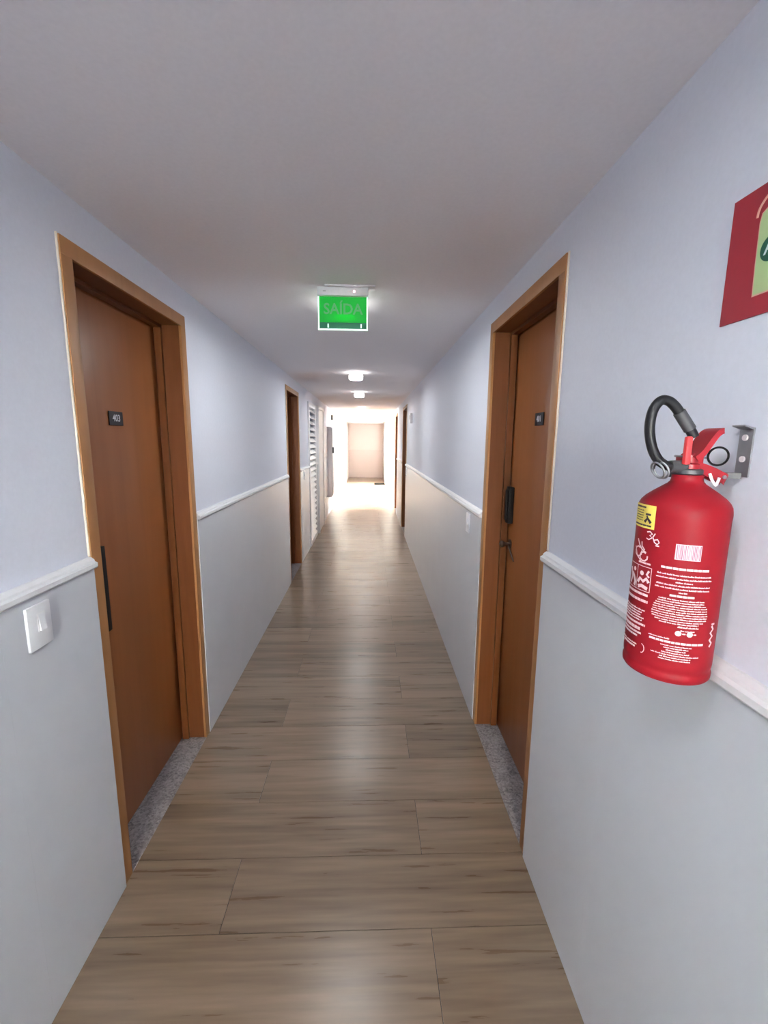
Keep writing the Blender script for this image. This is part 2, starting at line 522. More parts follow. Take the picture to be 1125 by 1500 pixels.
for i, (xw, s) in enumerate(((LX0, -1), (LX1, 1))):
    e = root('window_%d' % (i + 1), (xw + s * 0.1, (WY0 + WY1) / 2, WZ0), 'wide daylight window in the lobby side wall', kind='structure')
    for k in range(4):
        ym = WY0 + (WY1 - WY0 - 0.05) * k / 3
        boxo('mullion', M_WHITEPL, e, xw + s * 0.08, xw + s * 0.14, ym, ym + 0.05, WZ0 + .05, WZ1 - .05)
        if k < 3:
            y2 = WY0 + (WY1 - WY0 - 0.05) * (k + 1) / 3
            boxo('pane', M_GLASS, e, xw + s * 0.107, xw + s * 0.113, ym + .05, y2, WZ0 + .05, WZ1 - .05)
    boxo('frame_rail', M_WHITEPL, e, xw + s * 0.08, xw + s * 0.14, WY0, WY1, WZ0, WZ0 + 0.05)
    boxo('frame_rail', M_WHITEPL, e, xw + s * 0.08, xw + s * 0.14, WY0, WY1, WZ1 - 0.05, WZ1)

e = root('window_3', ((BW0 + BW1) / 2, Y0 - 0.1, BZ0), 'assumed daylight window in the wall behind the viewer', kind='structure')  # unseen window assumed here, sized as fill light for ceiling and near walls
for a, b in ((BW0, BW0 + .05), (BW1 - .05, BW1), (-0.15, -0.114)):
    boxo('mullion', M_WHITEPL, e, a, b, Y0 - .13, Y0 - .07, BZ0 + .05, BZ1 - .05)
for a, b in ((BZ0, BZ0 + .05), (BZ1 - .05, BZ1)):
    boxo('frame_rail', M_WHITEPL, e, BW0, BW1, Y0 - .13, Y0 - .07, a, b)
for a, b in ((BW0 + .05, -0.15), (-0.114, BW1 - .05)):
    boxo('pane', M_GLASS, e, a, b, Y0 - .103, Y0 - .097, BZ0 + .05, BZ1 - .05)

# ------------------------------------------------------------------ wooden room doors
def room_door(n, s, y0, y1, zt, label, number=None, handle=None):
    e = root('door_%d' % n, (X(s, 0.0), (y0 + y1) / 2, 0.0), label, kind='structure')
    cw = 0.05
    f0, f1 = -0.003, 0.0085
    for k, (a, b) in enumerate(((y0, y0 + cw), (y1 - cw, y1))):
        boxo('casing', M_CASING, e, X(s, f0), X(s, f1), a, b, 0.0, zt - cw, bevel=0.0015)
    boxo('head_casing', M_CASING, e, X(s, f0), X(s, f1), y0, y1, zt - cw, zt, bevel=0.0015)
    # cream sealant bead round the outside of the casing
    bm = bmesh.new()
    for a, b in ((y0 - 0.003, y0), (y1, y1 + 0.003)):
        box(bm, X(s, 0.001), X(s, 0.012), a, b, RAIL1 + .002, zt + .003)
    link('sealant_bead', bm, M_BEAD, e)
    for a, b in ((y0 + .03, y0 + cw - .001), (y1 - cw + .001, y1 - .03)):
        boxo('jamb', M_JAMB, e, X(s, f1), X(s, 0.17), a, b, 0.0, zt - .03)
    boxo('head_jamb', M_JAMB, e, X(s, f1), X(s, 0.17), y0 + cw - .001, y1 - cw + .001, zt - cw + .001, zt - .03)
    st = 0.014
    ia, ib, iz = y0 + cw - .001, y1 - cw + .001, zt - cw + .001
    boxo('door_stop', M_JAMB, e, X(s, 0.086), X(s, 0.118), ia, ia + st, 0.003, iz - st)
    boxo('door_stop', M_JAMB, e, X(s, 0.086), X(s, 0.118), ib - st, ib, 0.003, iz - st)
    boxo('head_stop', M_JAMB, e, X(s, 0.086), X(s, 0.118), ia, ib, iz - st, iz)
    boxo('door_leaf', M_LEAF, e, X(s, 0.123), X(s, 0.158), ia + .002, ib - .002, 0.008, iz - .002, bevel=0.001)
    boxo('threshold', M_GRANITE, e, X(s, -0.002), X(s, 0.20), y0 + .012, y1 - .012, -0.02, 0.003)
    if number:
        yc = number[1]
        pl = boxo('number_plate', M_PLATE, e, X(s, 0.1185), X(s, 0.1228), yc - 0.047, yc + 0.047, number[2] - 0.027, number[2] + 0.027, bevel=0.001)
        text_obj('room_number', number[0], 0.037, M_DIGIT, frame_on(s, X(s, 0.1182), yc, number[2]), pl, sx=0.95, bold=0.0005)
    return e

d1 = room_door(1, -1, 1.366, 2.214, 2.167, 'brown wooden door 403 with slim vertical black pull', ('403', 1.79, 1.675))
h = boxo('pull_handle', M_BLACK, d1, X(-1, 0.088), X(-1, 0.108), 1.543, 1.588, 0.885, 1.21, bevel=0.004)
boxo('handle_mount', M_BLACK, h, X(-1, 0.107), X(-1, 0.1235), 1.555, 1.575, 0.92, 0.95)
boxo('handle_mount', M_BLACK, h, X(-1, 0.107), X(-1, 0.1235), 1.555, 1.575, 1.14, 1.17)

d2 = room_door(2, 1, 1.442, 2.294, 2.180, 'brown wooden door 401 with black lock plate and bronze knob', ('401', 1.895, 1.697))
lk = boxo('lock_plate', M_BLACK, d2, X(1, 0.098), X(1, 0.123), 2.165, 2.215, 1.185, 1.372, bevel=0.004)
boxo('lock_grip', M_BLACK, lk, X(1, 0.088), X(1, 0.099), 2.178, 2.202, 1.20, 1.357, bevel=0.004)
bm = bmesh.new()
tube(bm, [(X(1, d), 2.185, 1.075) for d in (0.123, 0.118)], 0.024, 24)
ros = link('rosette', bm, M_BRONZE, d2, smooth=True)
bm = bmesh.new()
tube(bm, [(X(1, d), 2.185, 1.075) for d in (0.118, 0.112, 0.095, 0.085, 0.078, 0.070, 0.066)], [0.010, 0.008, 0.009, 0.016, 0.018, 0.014, 0.006], 20)
link('knob', bm, M_BRONZE, ros, smooth=True)
bm = bmesh.new()
tube(bm, [(X(1, 0.112), 2.185, 1.07), (X(1, 0.115), 2.14, 1.03), (X(1, 0.115), 2.10, 1.005)], [0.005, 0.004, 0.003], 8)
link('lever_tip', bm, M_BRONZE, ros, smooth=True)

room_door(3, -1, 4.75, 5.60, 2.17, 'brown wooden door on the left just before the louvred door')
room_door(4, 1, 7.20, 8.05, 2.18, 'dark wooden door on the right beneath the white wall box')
room_door(5, 1, 9.50, 10.34, 2.18, 'farthest wooden door on the right at the lobby corner')

# ------------------------------------------------------------------ louvred door (left)
lv = root('door_6', (XL, 6.84, 0), 'white louvred metal door with horizontal slats on the left wall', kind='structure')
ya, yb, zt = 6.42, 7.26, 2.14
for a, b in ((ya, ya + .06), (yb - .06, yb)):
    boxo('louvre_stile', M_WHITEDOOR, lv, X(-1, -0.016), X(-1, 0.06), a, b, 0.004, zt, bevel=0.002)
boxo('louvre_rail', M_WHITEDOOR, lv, X(-1, -0.016), X(-1, 0.06), ya + .06, yb - .06, zt - .07, zt, bevel=0.002)
boxo('louvre_rail', M_WHITEDOOR, lv, X(-1, -0.016), X(-1, 0.06), ya + .06, yb - .06, 0.004, 0.07, bevel=0.002)
slat = None
NS = 23
for k in range(NS):
    z = 0.115 + k * (zt - 0.07 - 0.16) / (NS - 1)
    if slat is None:
        bm = bmesh.new()
        prism(bm, [(0.012, -0.030), (0.016, -0.026), (-0.034, 0.030), (-0.038, 0.026)], 'y', -(yb - ya) / 2 + .06, (yb - ya) / 2 - .06)
        slat = link('louvre_slat', bm, M_WHITEDOOR, lv)
        o = slat
    else:
        o = slat.copy(); C.objects.link(o)
    o.location = (X(-1, -0.004), (ya + yb) / 2, z)

# ------------------------------------------------------------------ white service door and cabinets (left, far)
sd = root('door_7', (XL, 7.85, 0), 'white service door between the louvred door and the meter panel', kind='structure')
for a, b in ((7.42, 7.47), (8.23, 8.28)):
    boxo('casing', M_WHITEDOOR, sd, X(-1, -0.040), X(-1, 0.006), a, b, 0.0, 2.16, bevel=0.002)
boxo('head_casing', M_WHITEDOOR, sd, X(-1, -0.040), X(-1, 0.006), 7.47, 8.23, 2.11, 2.16, bevel=0.002)
boxo('door_leaf', M_WHITEDOOR, sd, X(-1, -0.025), X(-1, -0.0075), 7.472, 8.228, 0.01, 2.108, bevel=0.002)
boxo('leaf_gap_strip', M_GREYBOX, sd, X(-1, -0.030), X(-1, -0.0252), 8.16, 8.19, 0.53, 1.46)  # grey strip added in place of the dark gap between leaves

mp = root('meter_panel', (XL - 0.0, 8.64, 0.47), 'white two-door meter panel beside the grey cabinet', 'panel')
boxo('panel_body', M_WHITEDOOR, mp, X(-1, -0.022), X(-1, -0.0075), 8.32, 9.02, 0.46, 1.86, bevel=0.002)
boxo('panel_door', M_WHITEPL, mp, X(-1, -0.030), X(-1, -0.0225), 8.34, 9.00, 0.48, 1.255, bevel=0.002)
boxo('panel_door', M_WHITEPL, mp, X(-1, -0.030), X(-1, -0.0225), 8.34, 9.00, 1.275, 1.84, bevel=0.002)
boxo('panel_lock', M_GREYBOX, mp, X(-1, -0.035), X(-1, -0.0302), 8.92, 8.96, 0.82, 0.88)

gc = root('grey_cabinet', (XL, 9.5, 0.40), 'tall grey metal cabinet hung on the left wall before the lobby', 'cabinet')
boxo('cabinet_body', M_GREYBOX, gc, X(-1, -0.110), X(-1, -0.0075), 9.05, 9.95, 0.42, 1.865, bevel=0.003)
dr = boxo('cabinet_door', M_LIGHTGREY, gc, X(-1, -0.122), X(-1, -0.1105), 9.07, 9.93, 0.44, 1.845, bevel=0.002)
boxo('cabinet_lock', M_DARKGREY, gc, X(-1, -0.150), X(-1, -0.1225), 9.12, 9.20, 1.33, 1.45, bevel=0.003)
boxo('cabinet_label', M_LIGHTGREY, gc, X(-1, -0.126), X(-1, -0.1225), 9.45, 9.75, 1.08, 1.75)

wb = root('wall_sensor', (XL, 10.36, 2.05), 'small dark sensor box high on the left wall at the lobby corner', 'sensor')
boxo('sensor_housing', M_DARKGREY, wb, X(-1, -0.045), X(-1, 0.0068), 10.30, 10.42, 2.055, 2.165, bevel=0.006)
boxo('sensor_lens', M_LIGHTGREY, wb, X(-1, -0.049), X(-1, -0.0455), 10.335, 10.385, 2.085, 2.135, bevel=0.001)

wx = root('wall_box', (XR, 6.4, 1.84), 'small white box mounted high on the right wall before the far door', 'alarm')
boxo('box_housing', M_WHITEPL, wx, X(1, -0.030), X(1, 0.0068), 6.32, 6.46, 1.845, 1.99, bevel=0.006)
boxo('box_lens', M_LIGHTGREY, wx, X(1, -0.034), X(1, -0.0305), 6.35, 6.43, 1.90, 1.96, bevel=0.001)

# ------------------------------------------------------------------ wall plates
def plate(s, yc, zc, label, rock=(0.004, 0.010)):
    e = root('switch_plate', (X(s, -0.007), yc, zc - .06), label, 'switch', 'white electrical wall plates')
    boxo('cover', M_WHITEPL, e, X(s, -0.0155), X(s, -0.0072), yc - .041, yc + .041, zc - .059, zc + .059, bevel=0.003)
    bm = bmesh.new()
    oy, oz = yc + rock[0], zc + rock[1]
    box(bm, X(s, -0.0168), X(s, -0.0150), oy - .013, oy + .013, oz - .025, oz + .025)
    link('module_frame', bm, M_RAIL, e)
    prism(bm := bmesh.new(), [(X(s, -0.0165), oz - .022), (X(s, -0.0215), oz - .022), (X(s, -0.0172), oz + .022), (X(s, -0.0165), oz + .022)], 'y', oy - .010, oy + .010)
    link('rocker', bm, M_WHITEPL, e)
plate(-1, 1.113, 1.111, 'white switch plate below the rail beside door 403')
plate(1, 2.575, 1.113, 'white switch plate below the rail just past door 401')
plate(-1, 5.89, 1.13, 'small far switch plate between left wooden door and louvred door')
plate(1, 7.04, 1.11, 'small far switch plate beside the dark right door')

# ------------------------------------------------------------------ ceiling lights
def drum(x, y, label):
    e = root('ceiling_light', (x, y, ZC), label, 'lamp', 'round drum ceiling lights')
    link('collar', lathe(bmesh.new(), [(0.052, -0.022), (0.052, -0.0)], (x, y, ZC), seg=32), M_LIGHTGREY, e, smooth=True)
    link('shade', lathe(bmesh.new(), [(0.062, -0.072), (0.070, -0.072), (0.073, -0.064), (0.073, -0.030), (0.068, -0.0225), (0.0, -0.0225), (0.0, -0.024), (0.062, -0.030), (0.062, -0.072)],
                        (x, y, ZC), seg=32, caps=False), M_SHADE, e, smooth=True)
    link('diffuser', lathe(bmesh.new(), [(0.0, -0.0715), (0.0615, -0.0715), (0.0615, -0.066), (0.0, -0.066)], (x, y, ZC), seg=32), M_LAMP, e, smooth=True)
drum(-0.15, -2.1, 'round lit ceiling drum light behind the viewer near the back wall')
drum(-0.16, 0.12, 'round lit ceiling drum light directly above the viewer')
drum(-0.13, 2.40, 'round lit ceiling drum light hidden behind the green exit sign')
drum(-0.140, 4.75, 'lit ceiling drum light, first one visible beyond the exit sign')
drum(-0.145, 6.60, 'lit ceiling drum light with grey collar, second beyond the exit sign')
drum(-0.15, 9.55, 'lit ceiling drum light at the edge of the bright lobby')
sm = root('smoke_detector', (-0.16, 12.2, ZC), 'small round grey detector on the bright lobby ceiling', 'detector')
link('detector_body', lathe(bmesh.new(), [(0.0, -0.045), (0.04, -0.045), (0.055, -0.030), (0.06, -0.008), (0.06, 0.0)], (-0.16, 12.2, ZC), seg=24), M_LIGHTGREY, sm, smooth=True)
link('detector_grille', lathe(bmesh.new(), [(0.0, -0.055), (0.022, -0.055), (0.026, -0.0455), (0.0, -0.0455)], (-0.16, 12.2, ZC), seg=24), M_GREYBOX, sm, smooth=True)

# ------------------------------------------------------------------ exit sign
ex = root('exit_sign', (-0.12, 2.15, ZC), 'green lit SAIDA exit sign hanging from the ceiling', 'sign')
ex['label'] = 'green lit SAÍDA exit sign hanging from the ceiling'
boxo('base_plate', M_WHITEPL, ex, -0.205, 0.026, 2.125, 2.19, ZC - 0.008, ZC, bevel=0.002)
hs = boxo('sign_housing', M_WHITEPL, ex, -0.240, -0.006, 2.132, 2.182, 2.252, ZC - 0.0085, bevel=0.003)
boxo('status_light', M_LED, hs, -0.075, -0.066, 2.129, 2.1318, 2.266, 2.273)
boxo('housing_print', M_GREYBOX, hs, -0.100, -0.083, 2.1312, 2.1318, 2.267, 2.272)
boxo('housing_print', M_LIGHTGREY, hs, -0.213, -0.200, 2.1312, 2.1318, 2.268, 2.273)
ac = boxo('sign_panel', M_EXIT, ex, -0.232, -0.014, 2.150, 2.156, 2.139, 2.2515)
text_obj('sign_lettering', 'SAÍDA', 0.066, M_EXITTEXT, frame_front(-0.123, 2.1490, 2.196), ac, sx=0.98, bold=0.0012)
bd = boxo('sign_band', M_EXITBAND, ex, -0.232, -0.014, 2.150, 2.156, 2.112, 2.1388)
for xx in (-0.192, -0.039):
    boxo('band_screw', M_EXITEDGE, bd, xx - .003, xx + .003, 2.148, 2.1498, 2.116, 2.133)  # screws given a glow so they show as bright spots
bm = bmesh.new()
box(bm, -0.2385, -0.2323, 2.149, 2.157, 2.105, 2.2515)
box(bm, -0.0137, -0.0075, 2.149, 2.157, 2.105, 2.2515)
box(bm, -0.2323, -0.0137, 2.149, 2.157, 2.105, 2.1115)
link('lit_edge', bm, M_EXITEDGE, ex)

# ------------------------------------------------------------------ doormat in the far opening
dm = root('doormat', (0.41, 16.3, 0.0), 'dark grey doormat on the bright floor at the far opening', 'mat')
boxo('mat_border', M_MAT, dm, 0.20, 0.592, 15.85, 16.38, 0.0002, 0.010, bevel=0.002)
boxo('mat_pile', M_MAT, dm, 0.225, 0.567, 15.875, 16.355, 0.0102, 0.018)

# ------------------------------------------------------------------ extinguisher sign on the right wall
XS = X(1, 0.007)
sg = root('extinguisher_sign', (XS, 0.69, 1.803), 'red square fire extinguisher sign high on the right wall', 'sign')
boxo('sign_board', M_SIGNRED, sg, XS - 0.0025, XS - 0.0001, 0.59, 0.792, 1.803, 2.0015)
def on_sign(pts, d0, d1, name, mat):
    return link(name, prism(bmesh.new(), pts, 'x', XS - d0, XS - d1), mat, sg)
def ext_outline(g):
    return [(0.729 + g, 1.836 - g), (0.731 + g, 1.880), (0.7325 + g, 1.945), (0.730 + g, 1.957 + g * .5), (0.720 + g * .3, 1.962 + g), (0.703, 1.966 + g), (0.699, 1.974 + g), (0.681, 1.974 + g),
            (0.677, 1.966 + g), (0.660 - g * .3, 1.962 + g), (0.650 - g, 1.955), (0.648 - g, 1.945), (0.648 - g, 1.836 - g)]
on_sign(ext_outline(0.0022), 0.0031, 0.0026, 'pictogram_outline', M_SALMON)
on_sign(ext_outline(0.0), 0.0036, 0.0032, 'pictogram_body', M_SIGNGREEN)
arc = smooth_path([(XS - .0031, 0.7405, 1.955), (XS - .0031, 0.7385, 1.966), (XS - .0031, 0.732, 1.975), (XS - .0031, 0.724, 1.981), (XS - .0031, 0.712, 1.985), (XS - .0031, 0.698, 1.983)], 5)
bm = bmesh.new()
prev = None
for i, p in enumerate(arc):
    t = (arc[min(i + 1, len(arc) - 1)] - arc[max(i - 1, 0)]).normalized()
    nrm = Vector((0, -t.z, t.y)) * 0.0021
    q = [bm.verts.new(p + nrm + Vector((-.0004, 0, 0))), bm.verts.new(p - nrm + Vector((-.0004, 0, 0))), bm.verts.new(p - nrm + Vector((.0004, 0, 0))), bm.verts.new(p + nrm + Vector((.0004, 0, 0)))]
    if prev:
        for k in range(4): bm.faces.new((prev[k], prev[(k + 1) % 4], q[(k + 1) % 4], q[k]))
    else: bm.faces.new(q)
    prev = q
bm.faces.new(prev)
link('pictogram_hose', bm, M_SALMON, sg)
bm = bmesh.new()
tube(bm, [(XS - 0.0037, 0.7055, 1.899), (XS - 0.0042, 0.7055, 1.899)], 0.0195, 36)
ci = link('class_disc', bm, M_DKGREEN, sg)
text_obj('class_letter', 'A', 0.030, M_WHITEPL, frame_on(1, XS - 0.0046, 0.7075, 1.900), ci)

# ------------------------------------------------------------------ fire extinguisher
AX, AY, ER = 0.527, 0.704, 0.066
EB = 1.207
fe = root('fire_extinguisher', (AX, AY, EB), 'red fire extinguisher with black hose hung on the right wall', 'extinguisher')
prof = [(0.0, 0.006), (0.052, 0.006), (0.060, 0.0015), (0.0635, 0.0015), (0.0658, 0.005), (0.0662, 0.012), (0.0650, 0.0155), (0.0640, 0.019), (0.0655, 0.0235), (ER, 0.030), (ER, 0.270),
        (0.0665, 0.277), (0.0665, 0.281), (ER, 0.286), (0.0650, 0.292), (0.0620, 0.298), (0.056, 0.305), (0.045, 0.314), (0.034, 0.322), (0.027, 0.327), (0.0235, 0.331),
        (0.0225, 0.335), (0.0225, 0.342), (0.0, 0.342)]
link('cylinder', lathe(bmesh.new(), prof, (AX, AY, EB), seg=72), M_RED, fe, smooth=True)

def skin(bm, a0, a1, z0, z1, lift=0.0004, thick=0.0003, n=None):
    """a patch wrapped on the cylinder between two angles (degrees) and two heights"""
    n = n or max(2, int(abs(a1 - a0) / 4) + 1)
    A, B = [], []
    for i in range(n + 1):
        a = math.radians(a0 + (a1 - a0) * i / n)
        for lst, r in ((A, ER + lift), (B, ER + lift + thick)):
            lst.append([bm.verts.new((AX + r * math.cos(a), AY + r * math.sin(a), z)) for z in (z0, z1)])
    for i in range(n):
        bm.faces.new((B[i][0], B[i + 1][0], B[i + 1][1], B[i][1]))
        bm.faces.new((A[i][0], A[i][1], A[i + 1][1], A[i + 1][0]))
        bm.faces.new((A[i][1], B[i][1], B[i + 1][1], A[i + 1][1]))
        bm.faces.new((A[i][0], A[i + 1][0], B[i + 1][0], B[i][0]))
    bm.faces.new((A[0][0], B[0][0], B[0][1], A[0][1]))
    bm.faces.new((A[n][0], A[n][1], B[n][1], B[n][0]))

def disc(bm, a, z, r, lift=0.0004, n=14, squash=1.0):
    """a round spot on the cylinder"""
    vs = []
    for i in range(n):
        t = 2 * PI * i / n
        aa = math.radians(a) + r * squash * math.cos(t) / ER
        vs.append(bm.verts.new((AX + (ER + lift) * math.cos(aa), AY + (ER + lift) * math.sin(aa), z + r * math.sin(t))))
    bm.faces.new(vs)

def stroke(bm, pts, w, lift=0.0004):
    """a line of width w drawn on the cylinder through (angle, z) points"""
    P = [Vector((math.radians(a) * ER, z)) for a, z in pts]
    prev = None
    for i, p in enumerate(P):
        t = (P[min(i + 1, len(P) - 1)] - P[max(i - 1, 0)]).normalized()
        nn = Vector((-t.y, t.x)) * w / 2
        q = []
        for v in (p + nn, p - nn):
            a = v.x / ER
            q.append(bm.verts.new((AX + (ER + lift) * math.cos(a), AY + (ER + lift) * math.sin(a), v.y)))
        if prev: bm.faces.new((prev[0], prev[1], q[1], q[0]))
        prev = q

def words(bm, a0, a1, z, h, rnd, solid=False):
    """one line of small print too fine to read: runs of letters with word gaps"""
    a = a0
    while a < a1 - 0.6:
        wd = rnd.uniform(4.0, 10.0)
        e = min(a + wd, a1)
        if solid:
            skin(bm, a, e, z - h / 2, z + h / 2)
        else:
            q = a
            while q < e - 0.2:
                lw = rnd.uniform(0.5, 0.95)
                hh = h * rnd.choice((0.62, 0.62, 0.8, 1.0))
                skin(bm, q, min(q + lw, e), z - h / 2, z - h / 2 + hh, n=1)
                q += lw + 0.22
        a = e + 0.8
rnd = random.Random(3)
# main text block facing the corridor mouth, centred near -115 degrees
bm = bmesh.new()
CT = -115.5
def line(half, z, h=0.0022, solid=False, c=CT): words(bm, c - half, c + half, z, h, rnd, solid)
line(29, 1.4035, 0.0034, True)
line(33, 1.3930, 0.0024); line(34, 1.3870, 0.0024); line(10, 1.3815, 0.0024)
line(33, 1.3760, 0.0024); line(34, 1.3705, 0.0024); line(5, 1.3650, 0.0022)
line(15, 1.3590, 0.0032, True)
for i, z in enumerate([1.3525 - 0.00395 * k for k in range(11)]):
    line((28, 29, 31, 33, 34, 34, 35, 35, 34, 30, 24)[i], z, 0.0020)
line(13, 1.3085, 0.0026, c=-104); line(9, 1.3025, 0.002, c=-104)
line(13, 1.2860, 0.0022, c=-138); line(34, 1.2805, 0.0034, True)
for i, z in enumerate([1.2745 - 0.0040 * k for k in range(7)]):
    line((19, 15, 12, 17, 30, 19, 20)[i], z, 0.0020)
for a in (-115.3, -101.3): disc(bm, a, 1.2975, 0.0045)
stroke(bm, [(-110.5, 1.2975), (-106.5, 1.2975)], 0.002); stroke(bm, [(-96.5, 1.2975), (-93.0, 1.2975)], 0.002)
link('text_block', bm, M_PRINT, fe)['kind'] = 'stuff'
# barcode
bm = bmesh.new(); skin(bm, -130.0, -100.0, 1.4185, 1.4435)
bc = link('barcode_label', bm, M_BOX, fe)
bm = bmesh.new()
a = -128.5
while a < -101.5:
    wd = rnd.uniform(0.35, 1.2)
    skin(bm, a, a + wd, 1.4195, 1.4425, lift=0.0008, n=1)
    a += wd + rnd.uniform(0.5, 1.3)
link('barcode_bars', bm, material('pale violet print', (0.32, 0.13, 0.20), 0.5), bc)
# yellow sticker
bm = bmesh.new(); skin(bm, -206, -159.5, 1.460, 1.499)
ys = link('yellow_sticker', bm, M_YELLOW, fe)
bm = bmesh.new()
rd2 = random.Random(5)
words(bm, -201, -176, 1.4945, 0.0028, rd2, True)
for k in range(5): words(bm, -200, -180, 1.489 - 0.0042 * k, 0.0015, rd2)
words(bm, -202, -164, 1.4645, 0.0026, rd2, True)
stroke(bm, [(-175, 1.4835), (-166, 1.4835)], 0.0035, 0.0009); stroke(bm, [(-172.5, 1.481), (-170.5, 1.475)], 0.003, 0.0009)
stroke(bm, [(-176, 1.470), (-171, 1.477), (-165, 1.470)], 0.005, 0.0009)
for v in bm.verts:
    d = Vector((v.co.x - AX, v.co.y - AY, 0)); k = (d.length + 0.0005) / d.length
    v.co.x, v.co.y = AX + d.x * k, AY + d.y * k
link('sticker_print', bm, M_BARS, ys)
# swirl emblems, the smaller one up and to the right of the larger
bm = bmesh.new()
stroke(bm, [(-170, 1.4545), (-165, 1.4560), (-161, 1.4525), (-165, 1.4495), (-161, 1.4465), (-166, 1.4425), (-170, 1.4440)], 0.0020)
stroke(bm, [(-157, 1.4545), (-160, 1.4480), (-157, 1.4400), (-153, 1.4370), (-150.5, 1.4410), (-153, 1.4455), (-157.5, 1.4435)], 0.0018)
stroke(bm, [(-155, 1.4350), (-150, 1.4350)], 0.0018)
for cx, cz, f in ((-184, 1.4180, 1.0), (-172, 1.4120, 0.9)):
    stroke(bm, [(cx + 8 * f * math.cos(t / 9 * 2 * PI + 1), cz + 0.0085 * f * math.sin(t / 9 * 2 * PI + 1)) for t in range(9)], 0.0026)
stroke(bm, [(-188, 1.4390), (-182, 1.4290), (-176, 1.4230), (-168, 1.4190)], 0.0028)
stroke(bm, [(-178, 1.4360), (-177, 1.4290), (-171, 1.4230)], 0.0024)
stroke(bm, [(-193, 1.4250), (-186, 1.4100), (-176, 1.4030)], 0.0024)
link('emblem', bm, M_PRINT, fe)
# instruction pictograms in a frame
bm = bmesh.new()
words(bm, -180, -158, 1.4015, 0.0028, rnd, True)
for p, q in (((-205, 1.3955), (-156.5, 1.3955)), ((-205, 1.3540), (-156.5, 1.3540)), ((-156.5, 1.3955), (-156.5, 1.3540)), ((-180.5, 1.3955), (-180.5, 1.3540))):
    stroke(bm, [(p[0] + (q[0] - p[0]) * t / 6, p[1] + (q[1] - p[1]) * t / 6) for t in range(7)], 0.0010)
disc(bm, -171.5, 1.3835, 0.0040)
stroke(bm, [(-178, 1.3660), (-174, 1.3740), (-168, 1.3700), (-163, 1.3760), (-159, 1.3700)], 0.0055)
stroke(bm, [(-177, 1.3590), (-170, 1.3620), (-160, 1.3590)], 0.0060)
stroke(bm, [(-160, 1.3900), (-163, 1.3830), (-159, 1.3790)], 0.0035)
disc(bm, -188, 1.3860, 0.0038)
stroke(bm, [(-194, 1.3780), (-188, 1.3720), (-184, 1.3640), (-186, 1.3570)], 0.0060)
stroke(bm, [(-200, 1.3860), (-194, 1.3700), (-198, 1.3580)], 0.0050)
words(bm, -203, -158, 1.3480, 0.0040, rnd, True)
link('instruction_pictogram', bm, M_PRINT, fe)
bm = bmesh.new()
words(bm, -206, -157, 1.3370, 0.0044, rnd, True)
for k in range(5): words(bm, -206, -160 - (k % 3) * 3, 1.3210 - 0.0046 * k, 0.0026, rnd)
words(bm, -206, -157, 1.2955, 0.0036, rnd, True)
words(bm, -205, -164, 1.2870, 0.0052, rnd, True); words(bm, -204, -162, 1.2795, 0.0032, rnd, True); words(bm, -204, -168, 1.2735, 0.0032, rnd, True)
ov = []
for i in range(28):
    t = 2 * PI * i / 27
    cx = -159.5 if math.cos(t) > 0 else -204
    ov.append((cx + 4.6 * math.cos(t), 1.2550 + 0.0078 * math.sin(t)))
stroke(bm, ov, 0.0012)
words(bm, -204, -166, 1.2580, 0.0024, rnd); words(bm, -200, -170, 1.2530, 0.0030, rnd, True)
# vertical print at the far edge of the cylinder
words(bm, -70, -64, 1.314, 0.003, rnd, True)
stroke(bm, [(-69, 1.311), (-65, 1.305), (-70, 1.299), (-65, 1.293), (-70, 1.287), (-65, 1.281), (-69, 1.275)], 0.004)
link('front_print', bm, M_PRINT, fe)['kind'] = 'stuff'

# valve
E2 = Vector((AX, AY, 0))
def P(x, y, z): return (AX + x, AY + y, z)
link('neck_ring', lathe(bmesh.new(), [(0.019, 1.5492), (0.021, 1.551), (0.021, 1.557), (0.018, 1.559)], (AX, AY, 0), seg=28), M_DARKGREY, fe, smooth=True)
bm = bmesh.new()
lathe(bm, [(0.0155, 1.559), (0.0155, 1.566), (0.0125, 1.569), (0.0125, 1.582), (0.009, 1.585)], (AX, AY, 0), seg=24)
box(bm, AX - .016, AX + .016, AY - .011, AY + .011, 1.562, 1.580, bevel=0.002)
vb = link('valve_body', bm, M_DRED, fe, smooth=True)
# grips: bent channel plates running from the valve towards the wall
def channel(path, w, h, t=0.0022):
    """U-section plate following path in the x-z plane, flanges hanging down"""
    bm = bmesh.new()
    sec = [(-w, 0), (w, 0), (w, -h), (w - t, -h), (w - t, -t), (-w + t, -t), (-w + t, -h), (-w, -h)]
    prev = None
    pts = smooth_path([(x, 0, z) for x, z in path], 5)
    n = len(pts)
    for i, p in enumerate(pts):
        tg = (pts[min(i + 1, n - 1)] - pts[max(i - 1, 0)]).normalized()
        nr = Vector((-tg.z, 0, tg.x))
        taper = 1.0 if i < n - 6 else (1.0, 0.97, 0.9, 0.8, 0.64, 0.4)[i - (n - 6)]
        q = [bm.verts.new((AX + p.x + nr.x * b, AY + a * taper, p.z + nr.z * b)) for a, b in sec]
        if prev:
            for k in range(8): bm.faces.new((prev[k], prev[(k + 1) % 8], q[(k + 1) % 8], q[k]))
        else: bm.faces.new(q)
        prev = q
    bm.faces.new(prev)
    return bm
link('squeeze_lever', channel([(-0.004, 1.579), (0.006, 1.588), (0.016, 1.604), (0.026, 1.6185), (0.036, 1.6245), (0.043, 1.6245)], 0.0185, 0.009), M_DRED, fe, smooth=True)
link('carry_grip', channel([(-0.010, 1.571), (0.012, 1.5690), (0.034, 1.5620), (0.054, 1.5530), (0.066, 1.5480)], 0.0115, 0.017), M_DRED, fe, smooth=True)
bm = bmesh.new()
